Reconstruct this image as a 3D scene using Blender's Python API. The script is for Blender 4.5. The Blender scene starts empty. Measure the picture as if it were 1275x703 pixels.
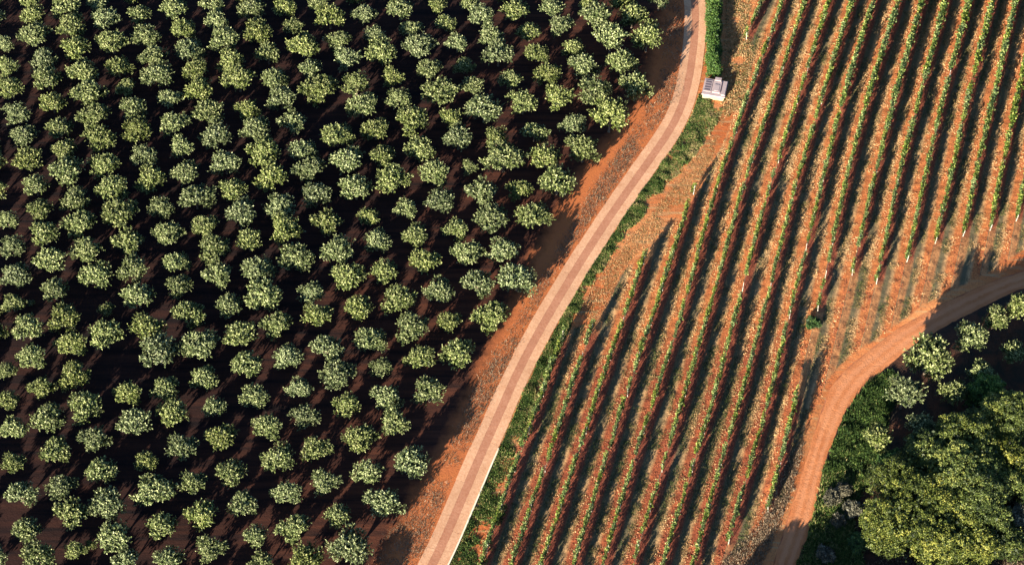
import bpy, math, random
import numpy as np
from mathutils import Vector
random.seed(7); rng = np.random.default_rng(7)
sc = bpy.context.scene
col = sc.collection

# ---------------------------------------------------------------- camera, sky, sun, exposure
CAM_H, DOWN, FPX = 200.0, math.radians(52), 2391.0
cam = bpy.data.objects.new('camera', bpy.data.cameras.new('camera')); col.objects.link(cam)
cam.location = (0, 0, CAM_H); cam.rotation_euler = (math.pi/2-DOWN, 0, 0)
cam.data.sensor_width = 36; cam.data.lens = 36*FPX/1275
cam.data.clip_start = 1; cam.data.clip_end = 3000
sc.camera = cam
SUN_EL, SUN_AZ = math.radians(15.5), math.radians(60.5)       # light travels towards ground angle SUN_AZ from +x
world = bpy.data.worlds.new('World'); sc.world = world; world.use_nodes = True
wn = world.node_tree; bg = wn.nodes['Background']
sky = wn.nodes.new('ShaderNodeTexSky'); sky.sky_type = 'NISHITA'; sky.sun_disc = False
sky.sun_elevation = SUN_EL; sky.ozone_density = 4.0; sky.dust_density = .4
sx, sy = -math.cos(SUN_AZ), -math.sin(SUN_AZ)                  # direction towards the sun
sky.sun_rotation = math.atan2(sx, sy)
wn.links.new(sky.outputs[0], bg.inputs[0]); bg.inputs[1].default_value = 0.058
sun = bpy.data.objects.new('sun', bpy.data.lights.new('sun', 'SUN')); col.objects.link(sun)
sun.data.energy = 5.0; sun.data.angle = math.radians(0.5); sun.data.color = (1.0, 0.88, 0.68)
d = Vector((sx*math.cos(SUN_EL), sy*math.cos(SUN_EL), math.sin(SUN_EL)))
sun.rotation_euler = d.to_track_quat('Z', 'Y').to_euler()
sc.view_settings.view_transform = 'Standard'; sc.view_settings.look = 'None'
sc.view_settings.exposure = 1.85; sc.view_settings.gamma = 1.0

def G(px, py, z=0.0):
    """survey point: pixel of the photograph -> metres on the ground"""
    u = (px-637.5)/FPX; v = (351.5-py)/FPX
    dy = math.cos(DOWN)+v*math.sin(DOWN); dz = -math.sin(DOWN)+v*math.cos(DOWN)
    t = (CAM_H-z)/-dz
    return (u*t, dy*t)

# ---------------------------------------------------------------- helpers
def tag(o, label=None, cat=None, group=None, kind=None):
    if label: o['label'] = label
    if cat: o['category'] = cat
    if group: o['group'] = group
    if kind: o['kind'] = kind
    return o
def link(o, parent=None):
    col.objects.link(o)
    if parent is not None: o.parent = parent
    return o
def empty(name, loc=(0,0,0), rz=0.0):
    o = bpy.data.objects.new(name, None); o.empty_display_size = .3
    o.location = loc; o.rotation_euler = (0,0,rz); return link(o)
def obj(name, me, parent=None, loc=None):
    o = bpy.data.objects.new(name, me); link(o, parent)
    if loc is not None: o.location = loc
    return o
def mesh_np(name, V, F, mats, mi=None, attrs=None, smooth=False):
    """V (n,3), F (m,k) same-size faces"""
    V = np.asarray(V, np.float32); F = np.asarray(F, np.int32)
    me = bpy.data.meshes.new(name); n, k = F.shape
    me.vertices.add(len(V)); me.vertices.foreach_set('co', V.ravel())
    me.loops.add(n*k); me.loops.foreach_set('vertex_index', F.ravel())
    me.polygons.add(n); me.polygons.foreach_set('loop_start', np.arange(0, n*k, k, dtype=np.int32))
    me.polygons.foreach_set('loop_total', np.full(n, k, np.int32))
    if mi is not None: me.polygons.foreach_set('material_index', np.asarray(mi, np.int32))
    me.polygons.foreach_set('use_smooth', np.full(n, bool(smooth)))
    for m in mats: me.materials.append(m)
    me.update(calc_edges=True)
    for an, dom, vals in (attrs or []):
        a = me.attributes.new(an, 'FLOAT', dom); a.data.foreach_set('value', np.asarray(vals, np.float32))
    return me
def join_np(parts):
    """parts of (V, F(k=4), mat index, tone per face) -> arrays"""
    Vs, Fs, Ms, Ts, off = [], [], [], [], 0
    for V, F, m, t in parts:
        V = np.asarray(V, float); F = np.asarray(F, int)
        Vs.append(V); Fs.append(F+off); off += len(V)
        Ms.append(np.full(len(F), m)); Ts.append(np.broadcast_to(t, (len(F),)))
    return np.vstack(Vs), np.vstack(Fs), np.concatenate(Ms), np.concatenate(Ts)
def tube(pts, rad, sides=6):
    V, F = [], []
    pts = [np.array(p, float) for p in pts]
    for i, p in enumerate(pts):
        d = pts[min(i+1, len(pts)-1)]-pts[max(i-1, 0)]; d /= np.linalg.norm(d)+1e-9
        a = np.cross(d, (0.31,0.95,0.05)); a /= np.linalg.norm(a); b = np.cross(d, a)
        for s in range(sides):
            t = 2*math.pi*s/sides; V.append(p+rad[i]*(math.cos(t)*a+math.sin(t)*b))
    for i in range(len(pts)-1):
        for s in range(sides):
            s2 = (s+1) % sides
            F.append((i*sides+s, i*sides+s2, (i+1)*sides+s2, (i+1)*sides+s))
    n = len(V); V.append(pts[-1])
    for s in range(0, sides, 2):
        F.append(((len(pts)-1)*sides+s, (len(pts)-1)*sides+(s+1) % sides, (len(pts)-1)*sides+(s+2) % sides, n))
    return np.array(V), np.array(F)
def box(x0, x1, y0, y1, z0, z1):
    V = [(x, y, z) for z in (z0, z1) for y in (y0, y1) for x in (x0, x1)]
    F = [(0,2,3,1),(4,5,7,6),(0,1,5,4),(2,6,7,3),(0,4,6,2),(1,3,7,5)]
    return np.array(V, float), np.array(F)
def leaves(P, D, L, Wd, N=None):
    """kite-shaped leaves at points P along unit directions D"""
    n = len(P); r = rng.normal(size=(n,3)) if N is None else N; S = np.cross(D, r); S /= np.linalg.norm(S, axis=1, keepdims=True)+1e-9
    L = np.broadcast_to(L, (n,))[:,None]; Wd = np.broadcast_to(Wd, (n,))[:,None]
    V = np.stack([P, P+D*L*.5+S*Wd*.5, P+D*L, P+D*L*.5-S*Wd*.5], 1).reshape(-1,3)
    F = np.arange(4*n).reshape(n,4)
    return V, F
def unit(a): return a/(np.linalg.norm(a, axis=1, keepdims=True)+1e-9)

# cheap value noise on the ground, for vertex relief and scatter masks
_T = rng.random((512,512))
def vn(x, y, s, seed=0):
    x = np.asarray(x)/s+seed*17.3+1000; y = np.asarray(y)/s+seed*9.7+1000
    xi = np.floor(x).astype(int); yi = np.floor(y).astype(int); fx = x-xi; fy = y-yi
    fx = fx*fx*(3-2*fx); fy = fy*fy*(3-2*fy)
    a = _T[xi % 512, yi % 512]; b = _T[(xi+1) % 512, yi % 512]; c = _T[xi % 512, (yi+1) % 512]; e = _T[(xi+1) % 512, (yi+1) % 512]
    return (a*(1-fx)+b*fx)*(1-fy)+(c*(1-fx)+e*fx)*fy
def fbm(x, y, s, seed=0, o=3):
    t = 0; w = 0
    for k in range(o): t = t+vn(x, y, s/2**k, seed+k)*.5**k; w += .5**k
    return t/w
def inside(poly, X, Y):
    r = np.zeros(X.shape, bool); n = len(poly)
    for i in range(n):
        x1, y1 = poly[i]; x2, y2 = poly[(i+1) % n]
        if y1 == y2: continue
        c = ((Y > y1) != (Y > y2)) & (X < (x2-x1)*(Y-y1)/(y2-y1)+x1); r ^= c
    return r
def pdist(line, X, Y, closed=False):
    d = np.full(X.shape, 1e9); pts = list(line)+([line[0]] if closed else [])
    for (x1, y1), (x2, y2) in zip(pts[:-1], pts[1:]):
        dx, dy = x2-x1, y2-y1; t = np.clip(((X-x1)*dx+(Y-y1)*dy)/(dx*dx+dy*dy+1e-9), 0, 1)
        d = np.minimum(d, np.hypot(X-x1-t*dx, Y-y1-t*dy))
    return d

# ---------------------------------------------------------------- materials
class M:
    def __init__(s, name):
        s.m = bpy.data.materials.new(name); s.m.use_nodes = True; s.t = s.m.node_tree; s.b = s.t.nodes['Principled BSDF']
        s.b.inputs['Roughness'].default_value = .9; s.b.inputs['Specular IOR Level'].default_value = .25
        s.geo = s.t.nodes.new('ShaderNodeNewGeometry'); s.P = s.geo.outputs['Position']
    def n(s, ty, **k):
        nd = s.t.nodes.new(ty)
        for a, v in k.items():
            if hasattr(nd, a): setattr(nd, a, v)
        return nd
    def L(s, a, b): s.t.links.new(a, b)
    def noise(s, scale, detail=4, rough=.55, vec=None, dist=0):
        nd = s.n('ShaderNodeTexNoise'); nd.inputs['Scale'].default_value = scale; nd.inputs['Detail'].default_value = detail
        nd.inputs['Roughness'].default_value = rough; nd.inputs['Distortion'].default_value = dist
        s.L(vec or s.P, nd.inputs['Vector']); return nd.outputs['Fac']
    def ramp(s, fac, stops, interp='LINEAR'):
        nd = s.n('ShaderNodeValToRGB'); cr = nd.color_ramp; cr.interpolation = interp
        while len(cr.elements) < len(stops): cr.elements.new(.5)
        for e, (p, c) in zip(cr.elements, stops):
            e.position = p; e.color = (c if len(c) == 4 else (*c, 1)) if isinstance(c, tuple) else (c,c,c,1)
        s.L(fac, nd.inputs[0]); return nd.outputs[0]
    def mix(s, f, a, b, mode='MIX'):
        nd = s.n('ShaderNodeMix'); nd.data_type = 'RGBA'; nd.blend_type = mode
        for inp, v in ((nd.inputs[0], f), (nd.inputs[6], a), (nd.inputs[7], b)):
            if isinstance(v, (int, float)): inp.default_value = v
            elif isinstance(v, tuple): inp.default_value = (*v, 1)
            else: s.L(v, inp)
        return nd.outputs[2]
    def math(s, op, a, b=0.0, clamp=False):
        nd = s.n('ShaderNodeMath'); nd.operation = op; nd.use_clamp = clamp
        for inp, v in ((nd.inputs[0], a), (nd.inputs[1], b)):
            if isinstance(v, (int, float)): inp.default_value = v
            else: s.L(v, inp)
        return nd.outputs[0]
    def attr(s, name):
        nd = s.n('ShaderNodeAttribute'); nd.attribute_name = name; return nd.outputs['Fac']
    def rotmap(s, ang, scale):
        nd = s.n('ShaderNodeMapping'); nd.inputs['Rotation'].default_value = (0,0,ang); nd.inputs['Scale'].default_value = scale
        s.L(s.P, nd.inputs['Vector']); return nd.outputs[0]
    def color(s, c):
        if isinstance(c, tuple): s.b.inputs['Base Color'].default_value = (*c, 1)
        else: s.L(c, s.b.inputs['Base Color'])
    def bump(s, h, strength=.5, dist=.1):
        nd = s.n('ShaderNodeBump'); nd.inputs['Strength'].default_value = strength; nd.inputs['Distance'].default_value = dist
        s.L(h, nd.inputs['Height']); s.L(nd.outputs[0], s.b.inputs['Normal'])

def leaf_mat(name, dark, mid, tip, back=None, trans=.18, jitter=.45, sat=.3):
    m = M(name); t = m.attr('tone')
    c = m.ramp(t, [(0, dark), (.55, mid), (1, tip)])
    oi = m.n('ShaderNodeObjectInfo')
    hs = m.n('ShaderNodeHueSaturation')
    m.L(m.math('ADD', m.math('MULTIPLY', oi.outputs['Random'], .022), .492), hs.inputs['Hue'])
    m.L(m.math('ADD', m.math('MULTIPLY', oi.outputs['Random'], -sat), 1+sat*.4), hs.inputs['Saturation'])
    r2 = m.math('FRACT', m.math('MULTIPLY', oi.outputs['Random'], 7.31))
    m.L(m.math('ADD', m.math('MULTIPLY', r2, jitter), 1-jitter/2), hs.inputs['Value'])
    m.L(c, hs.inputs['Color']); c = hs.outputs[0]
    if back: c = m.mix(m.math('MULTIPLY', m.geo.outputs['Backfacing'], .6), c, back)
    m.color(c); m.b.inputs['Roughness'].default_value = .55; m.b.inputs['Specular IOR Level'].default_value = .35
    tr = m.n('ShaderNodeBsdfTranslucent'); m.L(c, tr.inputs[0]); mx = m.n('ShaderNodeMixShader'); mx.inputs[0].default_value = trans
    out = m.t.nodes['Material Output']; m.L(m.b.outputs[0], mx.inputs[1]); m.L(tr.outputs[0], mx.inputs[2]); m.L(mx.outputs[0], out.inputs[0])
    return m.m
def plain(name, c1, c2, scale, rough=.9, bump=0, bscale=None, metal=0):
    m = M(name); f = m.noise(scale, 5); m.color(m.mix(m.ramp(f, [(.3,0.0),(.7,1.0)]), c1, c2)); m.b.inputs['Roughness'].default_value = rough
    m.b.inputs['Metallic'].default_value = metal
    if bump: m.bump(m.noise(bscale or scale*3, 4), bump, .05)
    return m.m

MAT = {}
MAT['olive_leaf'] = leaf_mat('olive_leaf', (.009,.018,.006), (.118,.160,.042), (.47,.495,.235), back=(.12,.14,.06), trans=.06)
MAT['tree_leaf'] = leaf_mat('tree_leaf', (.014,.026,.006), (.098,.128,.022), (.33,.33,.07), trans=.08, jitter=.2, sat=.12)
MAT['bush_leaf'] = leaf_mat('bush_leaf', (.02,.05,.012), (.07,.15,.02), (.20,.28,.05), trans=.1)
MAT['vine_leaf'] = leaf_mat('vine_leaf', (.025,.055,.012), (.125,.20,.034), (.46,.50,.16), trans=.35)
MAT['scrub_leaf'] = leaf_mat('scrub_leaf', (.05,.05,.035), (.13,.12,.08), (.30,.28,.20), trans=.1)
MAT['bark'] = plain('bark', (.10,.075,.055), (.20,.16,.12), 6, bump=.5)
MAT['vine_wood'] = plain('vine_wood', (.07,.04,.03), (.14,.09,.06), 9)
MAT['post_wood'] = plain('post_wood', (.48,.42,.36), (.62,.56,.5), 8)
MAT['wire'] = plain('wire', (.4,.4,.4), (.5,.5,.5), 8, .4, metal=1)
def grass_mat(name, stops):
    m = M(name); m.color(m.ramp(m.attr('tone'), stops)); m.b.inputs['Roughness'].default_value = .75; return m.m
MAT['grass'] = grass_mat('grass', [(0,(.02,.045,.012)),(.4,(.065,.12,.022)),(.7,(.16,.19,.055)),(1,(.40,.31,.15))])
MAT['dry_grass'] = grass_mat('dry_grass', [(0,(.05,.085,.02)),(.28,(.13,.115,.045)),(.55,(.38,.24,.11)),(1,(.66,.45,.24))])
MAT['litter'] = grass_mat('litter', [(0,(.035,.03,.02)),(.4,(.11,.085,.06)),(.75,(.24,.17,.11)),(1,(.42,.32,.22))])

# soil of orchard and headlands
def soil(name, kind):
    m = M(name)
    big = m.noise(.09, 4, .6); midn = m.noise(.6, 6, .65); fine = m.noise(4.5, 4, .7)
    red, ora, pale = (.30,.072,.030), (.47,.150,.045), (.56,.25,.12)
    if kind == 'orchard':
        c = m.mix(m.ramp(big, [(.35,0.0),(.65,1.0)]), (.24,.085,.055), (.40,.125,.045))
        lanes = m.noise(1.0, 5, .7, vec=m.rotmap(-math.radians(15.7), (.05,.9,1)))   # tractor passes along the rows
        c = m.mix(m.ramp(lanes, [(.42,0.0),(.62,.7)]), c, (.46,.19,.10))
        c = m.mix(m.ramp(lanes, [(.30,.75),(.42,0.0)]), c, (.13,.055,.04))
        c = m.mix(m.ramp(midn, [(.45,0.0),(.75,.8)]), c, ora)
        c = m.mix(m.ramp(fine, [(.28,.5),(.45,0.0)]), c, (.10,.05,.035))
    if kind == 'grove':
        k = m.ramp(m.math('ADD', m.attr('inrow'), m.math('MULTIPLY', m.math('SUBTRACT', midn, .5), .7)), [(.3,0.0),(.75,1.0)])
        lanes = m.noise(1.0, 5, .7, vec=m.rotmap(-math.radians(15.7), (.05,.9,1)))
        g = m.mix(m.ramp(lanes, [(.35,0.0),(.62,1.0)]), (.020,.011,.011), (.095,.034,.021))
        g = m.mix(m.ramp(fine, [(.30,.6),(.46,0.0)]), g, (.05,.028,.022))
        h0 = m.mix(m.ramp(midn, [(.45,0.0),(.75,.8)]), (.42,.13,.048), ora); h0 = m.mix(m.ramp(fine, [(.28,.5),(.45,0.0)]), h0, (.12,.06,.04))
        g = m.mix(m.math('MULTIPLY', m.attr('grove_shade'), .9), g, m.mix(m.ramp(lanes, [(.35,0.0),(.7,1.0)]), (.008,.007,.009), (.040,.018,.015)))  # deep shade under the trees painted into the soil, stronger away from the road
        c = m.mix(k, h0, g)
    m.color(c); m.b.inputs['Specular IOR Level'].default_value = .1
    h = m.math('ADD', m.math('MULTIPLY', midn, .35), m.math('MULTIPLY', fine, .25)); m.bump(h, .8, .22)
    return m.m
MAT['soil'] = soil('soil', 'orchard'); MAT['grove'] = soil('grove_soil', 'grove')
ms = M('slope_soil'); fs = ms.noise(4.5, 4, .7); c_ = ms.mix(ms.ramp(ms.noise(.35, 5, .6), [(.40,0.0),(.62,1.0)]), (.022,.017,.014), (.10,.036,.020)); ms.color(ms.mix(ms.ramp(fs, [(.35,.7),(.5,0.0)]), c_, (.02,.02,.01))); ms.bump(fs, .8, .2); MAT['slope'] = ms.m  # near-black tones carry the painted tree shade

def field_mat():
    m = M('vineyard_soil'); u = m.attr('u'); k = m.attr('inrow')
    wob = m.noise(.55, 5, .7, vec=m.rotmap(0, (1,.35,1))); fine = m.noise(5.0, 4, .75); midn = m.noise(1.1, 5, .7); big = m.noise(.07, 3)
    uu = m.math('ADD', u, m.math('MULTIPLY', m.math('SUBTRACT', wob, .5), .16))
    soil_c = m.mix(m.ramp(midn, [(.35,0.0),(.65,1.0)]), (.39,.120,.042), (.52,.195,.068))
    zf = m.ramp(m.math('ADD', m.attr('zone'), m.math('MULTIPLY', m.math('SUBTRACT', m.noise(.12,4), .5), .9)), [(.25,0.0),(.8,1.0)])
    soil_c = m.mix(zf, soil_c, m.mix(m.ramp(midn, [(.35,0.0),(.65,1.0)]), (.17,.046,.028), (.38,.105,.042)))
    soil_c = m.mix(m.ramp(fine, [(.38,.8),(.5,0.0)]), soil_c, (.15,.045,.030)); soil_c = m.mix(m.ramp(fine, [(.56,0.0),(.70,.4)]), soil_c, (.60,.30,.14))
    red_c = m.mix(m.ramp(midn, [(.35,0.0),(.65,1.0)]), (.155,.037,.028), (.26,.070,.042))  # bare red soil with the shade of the vines painted in
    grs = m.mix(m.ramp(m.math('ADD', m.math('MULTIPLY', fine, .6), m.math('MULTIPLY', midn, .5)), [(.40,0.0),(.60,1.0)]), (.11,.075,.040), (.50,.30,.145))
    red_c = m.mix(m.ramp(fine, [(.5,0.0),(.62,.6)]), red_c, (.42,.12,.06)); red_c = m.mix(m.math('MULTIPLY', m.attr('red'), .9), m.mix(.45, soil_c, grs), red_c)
    grs = m.mix(m.ramp(uu, [(.42,1.0),(.55,0.0)]), grs, (.125,.105,.062))  # shade of the vine row painted into the grass next to it
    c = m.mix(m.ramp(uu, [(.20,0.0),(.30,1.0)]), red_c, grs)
    c = m.mix(m.ramp(uu, [(.55,0.0),(.68,1.0)]), c, soil_c)
    head = m.mix(m.ramp(big, [(.4,0.0),(.62,1.0)]), (.44,.125,.040), (.56,.225,.085))
    head = m.mix(m.ramp(fine, [(.33,.7),(.5,0.0)]), head, (.20,.075,.045))
    head = m.mix(m.ramp(m.noise(1.1,5,.7, vec=m.rotmap(math.radians(-62), (.12,1.6,1))), [(.52,0.0),(.68,.75)]), head, (.40,.30,.16))
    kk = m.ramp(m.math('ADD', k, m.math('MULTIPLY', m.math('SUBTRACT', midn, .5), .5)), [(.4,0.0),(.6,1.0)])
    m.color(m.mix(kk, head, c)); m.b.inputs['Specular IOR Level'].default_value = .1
    m.bump(m.math('ADD', m.math('MULTIPLY', midn, .4), m.math('MULTIPLY', fine, .4)), .9, .3)
    return m.m
MAT['field'] = field_mat()
def track_mat():
    m = M('track_earth'); big = m.noise(.25, 4); fine = m.noise(6, 4, .7); e = m.attr('edge')
    c = m.mix(m.ramp(big, [(.35,0.0),(.65,1.0)]), (.47,.165,.065), (.56,.225,.10))
    c = m.mix(m.ramp(fine, [(.3,.5),(.5,0.0)]), c, (.36,.11,.045))
    wear = m.ramp(m.math('ADD', e, m.math('MULTIPLY', m.math('SUBTRACT', m.noise(.8,4,.6), .5), .25)), [(.17,0.0),(.27,.6),(.40,.6),(.47,0.0),(.56,0.0),(.66,.6),(.78,.6),(.87,0.0)])
    c = m.mix(m.math('MULTIPLY', wear, .95), c, (.60,.26,.13))
    m.color(c); m.b.inputs['Specular IOR Level'].default_value = .1
    m.bump(m.math('ADD', fine, m.math('MULTIPLY', m.noise(1.2,4), .8)), .7, .12); return m.m
MAT['track'] = track_mat()
def conc_mat(name, c1, c2, dirt):
    m = M(name); f = m.noise(.35, 5, .6); g = m.noise(3.5, 5, .7)
    c = m.mix(m.ramp(f, [(.35,0.0),(.65,1.0)]), c1, c2); c = m.mix(m.ramp(g, [(.40,0.0),(.70,.7)]), c, dirt); c = m.mix(m.ramp(m.noise(.9, 5, .75, dist=.6), [(.54,0.0),(.70,.65)]), c, dirt)
    oi = m.n('ShaderNodeObjectInfo'); v = m.math('ADD', m.math('MULTIPLY', oi.outputs['Random'], .12), .94)
    hs = m.n('ShaderNodeHueSaturation'); m.L(v, hs.inputs['Value']); m.L(c, hs.inputs['Color'])
    m.color(hs.outputs[0]); m.bump(g, .35, .05); return m.m
MAT['slab'] = conc_mat('pale_concrete', (.55,.31,.185), (.66,.39,.24), (.42,.19,.10))
MAT['band'] = conc_mat('stained_concrete', (.38,.175,.105), (.46,.22,.135), (.31,.115,.06))
MAT['kerb'] = plain('kerb_concrete', (.70,.62,.46), (.80,.74,.60), 2)
MAT['hut'] = plain('hut_concrete', (.33,.26,.265), (.43,.345,.35), 1.2, bump=.3)
MAT['hutwall'] = plain('hut_render', (.34,.29,.18), (.40,.35,.23), 1.2)
MAT['hutdark'] = plain('hut_recess', (.10,.08,.10), (.14,.11,.13), 2)

# ---------------------------------------------------------------- ground sheet
def grid_sheet(name, x0, x1, y0, y1, step, mat, hf=None):
    xs = np.arange(x0, x1+step, step); ys = np.arange(y0, y1+step, step)
    X, Y = np.meshgrid(xs, ys); Z = hf(X, Y) if hf is not None else np.zeros_like(X)
    nx, ny = len(xs), len(ys); i = np.arange(nx*ny).reshape(ny, nx)
    F = np.stack([i[:-1,:-1], i[:-1,1:], i[1:,1:], i[1:,:-1]], -1).reshape(-1,4)
    return mesh_np(name, np.stack([X, Y, Z], -1).reshape(-1,3), F, [mat], smooth=True)
V, F = [(-900,-300,0),(900,-300,0),(900,1500,0),(-900,1500,0)], [(0,1,2,3)]
tag(obj('ground', mesh_np('ground', V, F, [MAT['soil']])), kind='structure')

# ---------------------------------------------------------------- paved road
ROAD = [(703,524,556),(613,562.5,595),(573,580,611),(530,600,630),(443,634,673),(340,697,730.6),(260,749,782),(180,806.5,839.5),(154,822.7,856),(128,834,867.5),(102,842,872.6),(77,848,875),(46,852,878.5),(0,852.5,880.5)]
RP = []
for y, a, b in ROAD:
    g = G((a+b)/2, y); RP.append(g)
RP = [G(476, 815)]+RP+[G(849,-60), G(838,-140)]
def resample(pts, step):
    p = np.array(pts, float)
    for _ in range(3):                                   # corner cutting keeps the bends smooth
        q = [p[0]]
        for a, b in zip(p[:-1], p[1:]): q += [a*.75+b*.25, a*.25+b*.75]
        q.append(p[-1]); p = np.array(q)
    s = np.concatenate([[0], np.cumsum(np.hypot(*np.diff(p, axis=0).T))]); t = np.arange(0, s[-1], step)
    return np.stack([np.interp(t, s, p[:,0]), np.interp(t, s, p[:,1])], 1)
RC = resample(RP, .5)
def normals(c):
    t = np.gradient(c, axis=0); t /= np.linalg.norm(t, axis=1, keepdims=True); return np.stack([t[:,1], -t[:,0]], 1)   # to the right
RN = normals(RC)
HALF = 1.62
def ribbon(c, n, offs, z0, z1):
    """closed strip between offsets offs[0]..offs[1], top at z1, sides down to z0"""
    a = c+n*offs[0]; b = c+n*offs[1]; k = len(c)
    V = np.vstack([np.c_[a, np.full(k, z0)], np.c_[a, np.full(k, z1)], np.c_[b, np.full(k, z1)], np.c_[b, np.full(k, z0)]])
    i = np.arange(k-1); F = []
    for s in range(3): F.append(np.stack([i+s*k, i+s*k+1, i+(s+1)*k+1, i+(s+1)*k], 1)[:, ::-1])
    F = np.vstack(F); F = np.vstack([F, [[0,k,2*k,3*k],[4*k-1,3*k-1,2*k-1,k-1]]])
    return V, F
road = tag(empty('road', (0,0,0)), kind='structure')
V, F = ribbon(RC, RN, (-.53,.51), -.02, .062); obj('centre_band', mesh_np('centre_band', V, F, [MAT['band']]), road)
V, F = ribbon(RC, RN, (-HALF+.03,HALF-.03), -.02, .045); obj('road_base', mesh_np('road_base', V, F, [MAT['slab']]), road)
for s0, s1 in ((-HALF,-.54),(.52,HALF)):
    i = 0
    while i < len(RC)-2:
        n_ = 10 if s0 < 0 else 9
        j = min(i+n_, len(RC)-1); seg = slice(i, j+1)
        c = RC[seg].copy(); n = RN[seg]
        t = c[1]-c[0]; t /= np.linalg.norm(t); c[0] += t*.035; c[-1] -= t*.0
        dz = random.uniform(-.004,.004); e = random.uniform(-.05,.05)
        a = (s0+(e if s0 < -1 else 0), s1+(e if s1 > 1 else 0))
        V, F = ribbon(c, n, a, -.02, .070+dz); obj('concrete_slab', mesh_np('concrete_slab', V, F, [MAT['slab']]), road)
        i = j
# white kerb on the lower right edge
kb = [k for k in range(len(RC)) if RC[k][1] < G(620,552)[1]]
V, F = ribbon(RC[kb], RN[kb], (HALF+.05, HALF+.24), -.02, .2)
tag(obj('kerb', mesh_np('kerb', V, F, [MAT['kerb']])), kind='structure')

# cultivated soil of the grove, darker than the headland
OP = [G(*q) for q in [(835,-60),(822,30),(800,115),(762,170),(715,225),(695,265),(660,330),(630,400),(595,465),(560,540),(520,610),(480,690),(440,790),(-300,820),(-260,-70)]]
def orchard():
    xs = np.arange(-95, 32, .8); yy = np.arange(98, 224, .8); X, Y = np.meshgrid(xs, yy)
    ins = inside(OP, X, Y); d = pdist(OP, X, Y, True); dr = np.interp(Y, RC[:,1], RC[:,0])-X; m = np.clip(.5+np.where(ins, d, -d)/5, 0, 1); grove_shade = np.clip((dr-10)/28, 0, 1)
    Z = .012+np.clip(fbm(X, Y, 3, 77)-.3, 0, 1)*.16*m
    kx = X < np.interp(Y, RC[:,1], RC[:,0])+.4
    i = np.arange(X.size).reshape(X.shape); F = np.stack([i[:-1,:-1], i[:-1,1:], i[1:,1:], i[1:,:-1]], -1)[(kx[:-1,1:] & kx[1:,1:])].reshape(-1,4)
    return mesh_np('grove_soil', np.stack([X,Y,Z],-1).reshape(-1,3), F, [MAT['grove']], attrs=[('inrow','POINT',m.ravel()),('grove_shade','POINT',grove_shade.ravel())], smooth=True)
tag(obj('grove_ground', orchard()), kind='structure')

# ---------------------------------------------------------------- dirt track
TU = [(1400,300),(1275,338),(1241,348),(1195,368),(1154,389),(1118,409),(1085,435),(1052,460),(1034,483),(1021,517),(1008,561),(995.5,600),(985,633),(975,666),(962,705),(940,790)]
TL = [(1400,325),(1275,358),(1241,373),(1200,394),(1167,412),(1134,430),(1111,450),(1090,467),(1070,488),(1048,522),(1034,556),(1026,579),(1019,610),(1014,638),(1006,666),(990,705),(970,790)]
def arc(pts, n):
    p = resample([G(*q) for q in pts], .25); s = np.linspace(0, len(p)-1, n).astype(int); return p[s]
NT = 260
ua = arc(TU, NT); la = arc(TL, NT)
V = []; E = []
for k in range(NT):
    for q in range(13):
        f = q/12; p = ua[k]*(1-f)+la[k]*f
        w = 0
        if q in (0, 12):
            p = p+(p-(ua[k]+la[k])/2)*(fbm(p[0], p[1], 1.3, 3)-.5)*.35
        z = .045+.02*math.cos(f*4*math.pi)*math.sin(f*math.pi) if 0 < q < 12 else .012
        V.append((p[0], p[1], z)); E.append(f)
i = np.arange(NT*13).reshape(NT,13); F = np.stack([i[:-1,:-1], i[:-1,1:], i[1:,1:], i[1:,:-1]], -1).reshape(-1,4)
tag(obj('dirt_track', mesh_np('dirt_track', V, F, [MAT['track']], attrs=[('edge','POINT',E)], smooth=True)), kind='structure')

# weedy slope right of the track, tree shade painted into the soil colour
def slope_ground():
    P0 = [tuple(p) for p in la[::4]]+[G(970,860),G(1500,860),G(1500,320)]
    xs = np.arange(24, 85, .7); yy = np.arange(90, 168, .7); X, Y = np.meshgrid(xs, yy); ins = inside(P0, X, Y); d = pdist([tuple(p) for p in la[::4]], X, Y)
    m = np.clip((np.where(ins, d, -d)+.9)/1.6, 0, 1); Z = .009+np.clip(fbm(X, Y, 2.5, 90)-.3, 0, 1)*.3*np.clip(m-.6, 0, 1)
    i = np.arange(X.size).reshape(X.shape); k = m > 0; F = np.stack([i[:-1,:-1], i[:-1,1:], i[1:,1:], i[1:,:-1]], -1)[(k[:-1,:-1] & k[1:,1:] & k[1:,:-1] & k[:-1,1:])].reshape(-1,4)
    return mesh_np('slope_soil', np.stack([X,Y,Z],-1).reshape(-1,3), F, [MAT['slope']], smooth=True)
tag(obj('slope_ground', slope_ground()), kind='structure')

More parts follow.
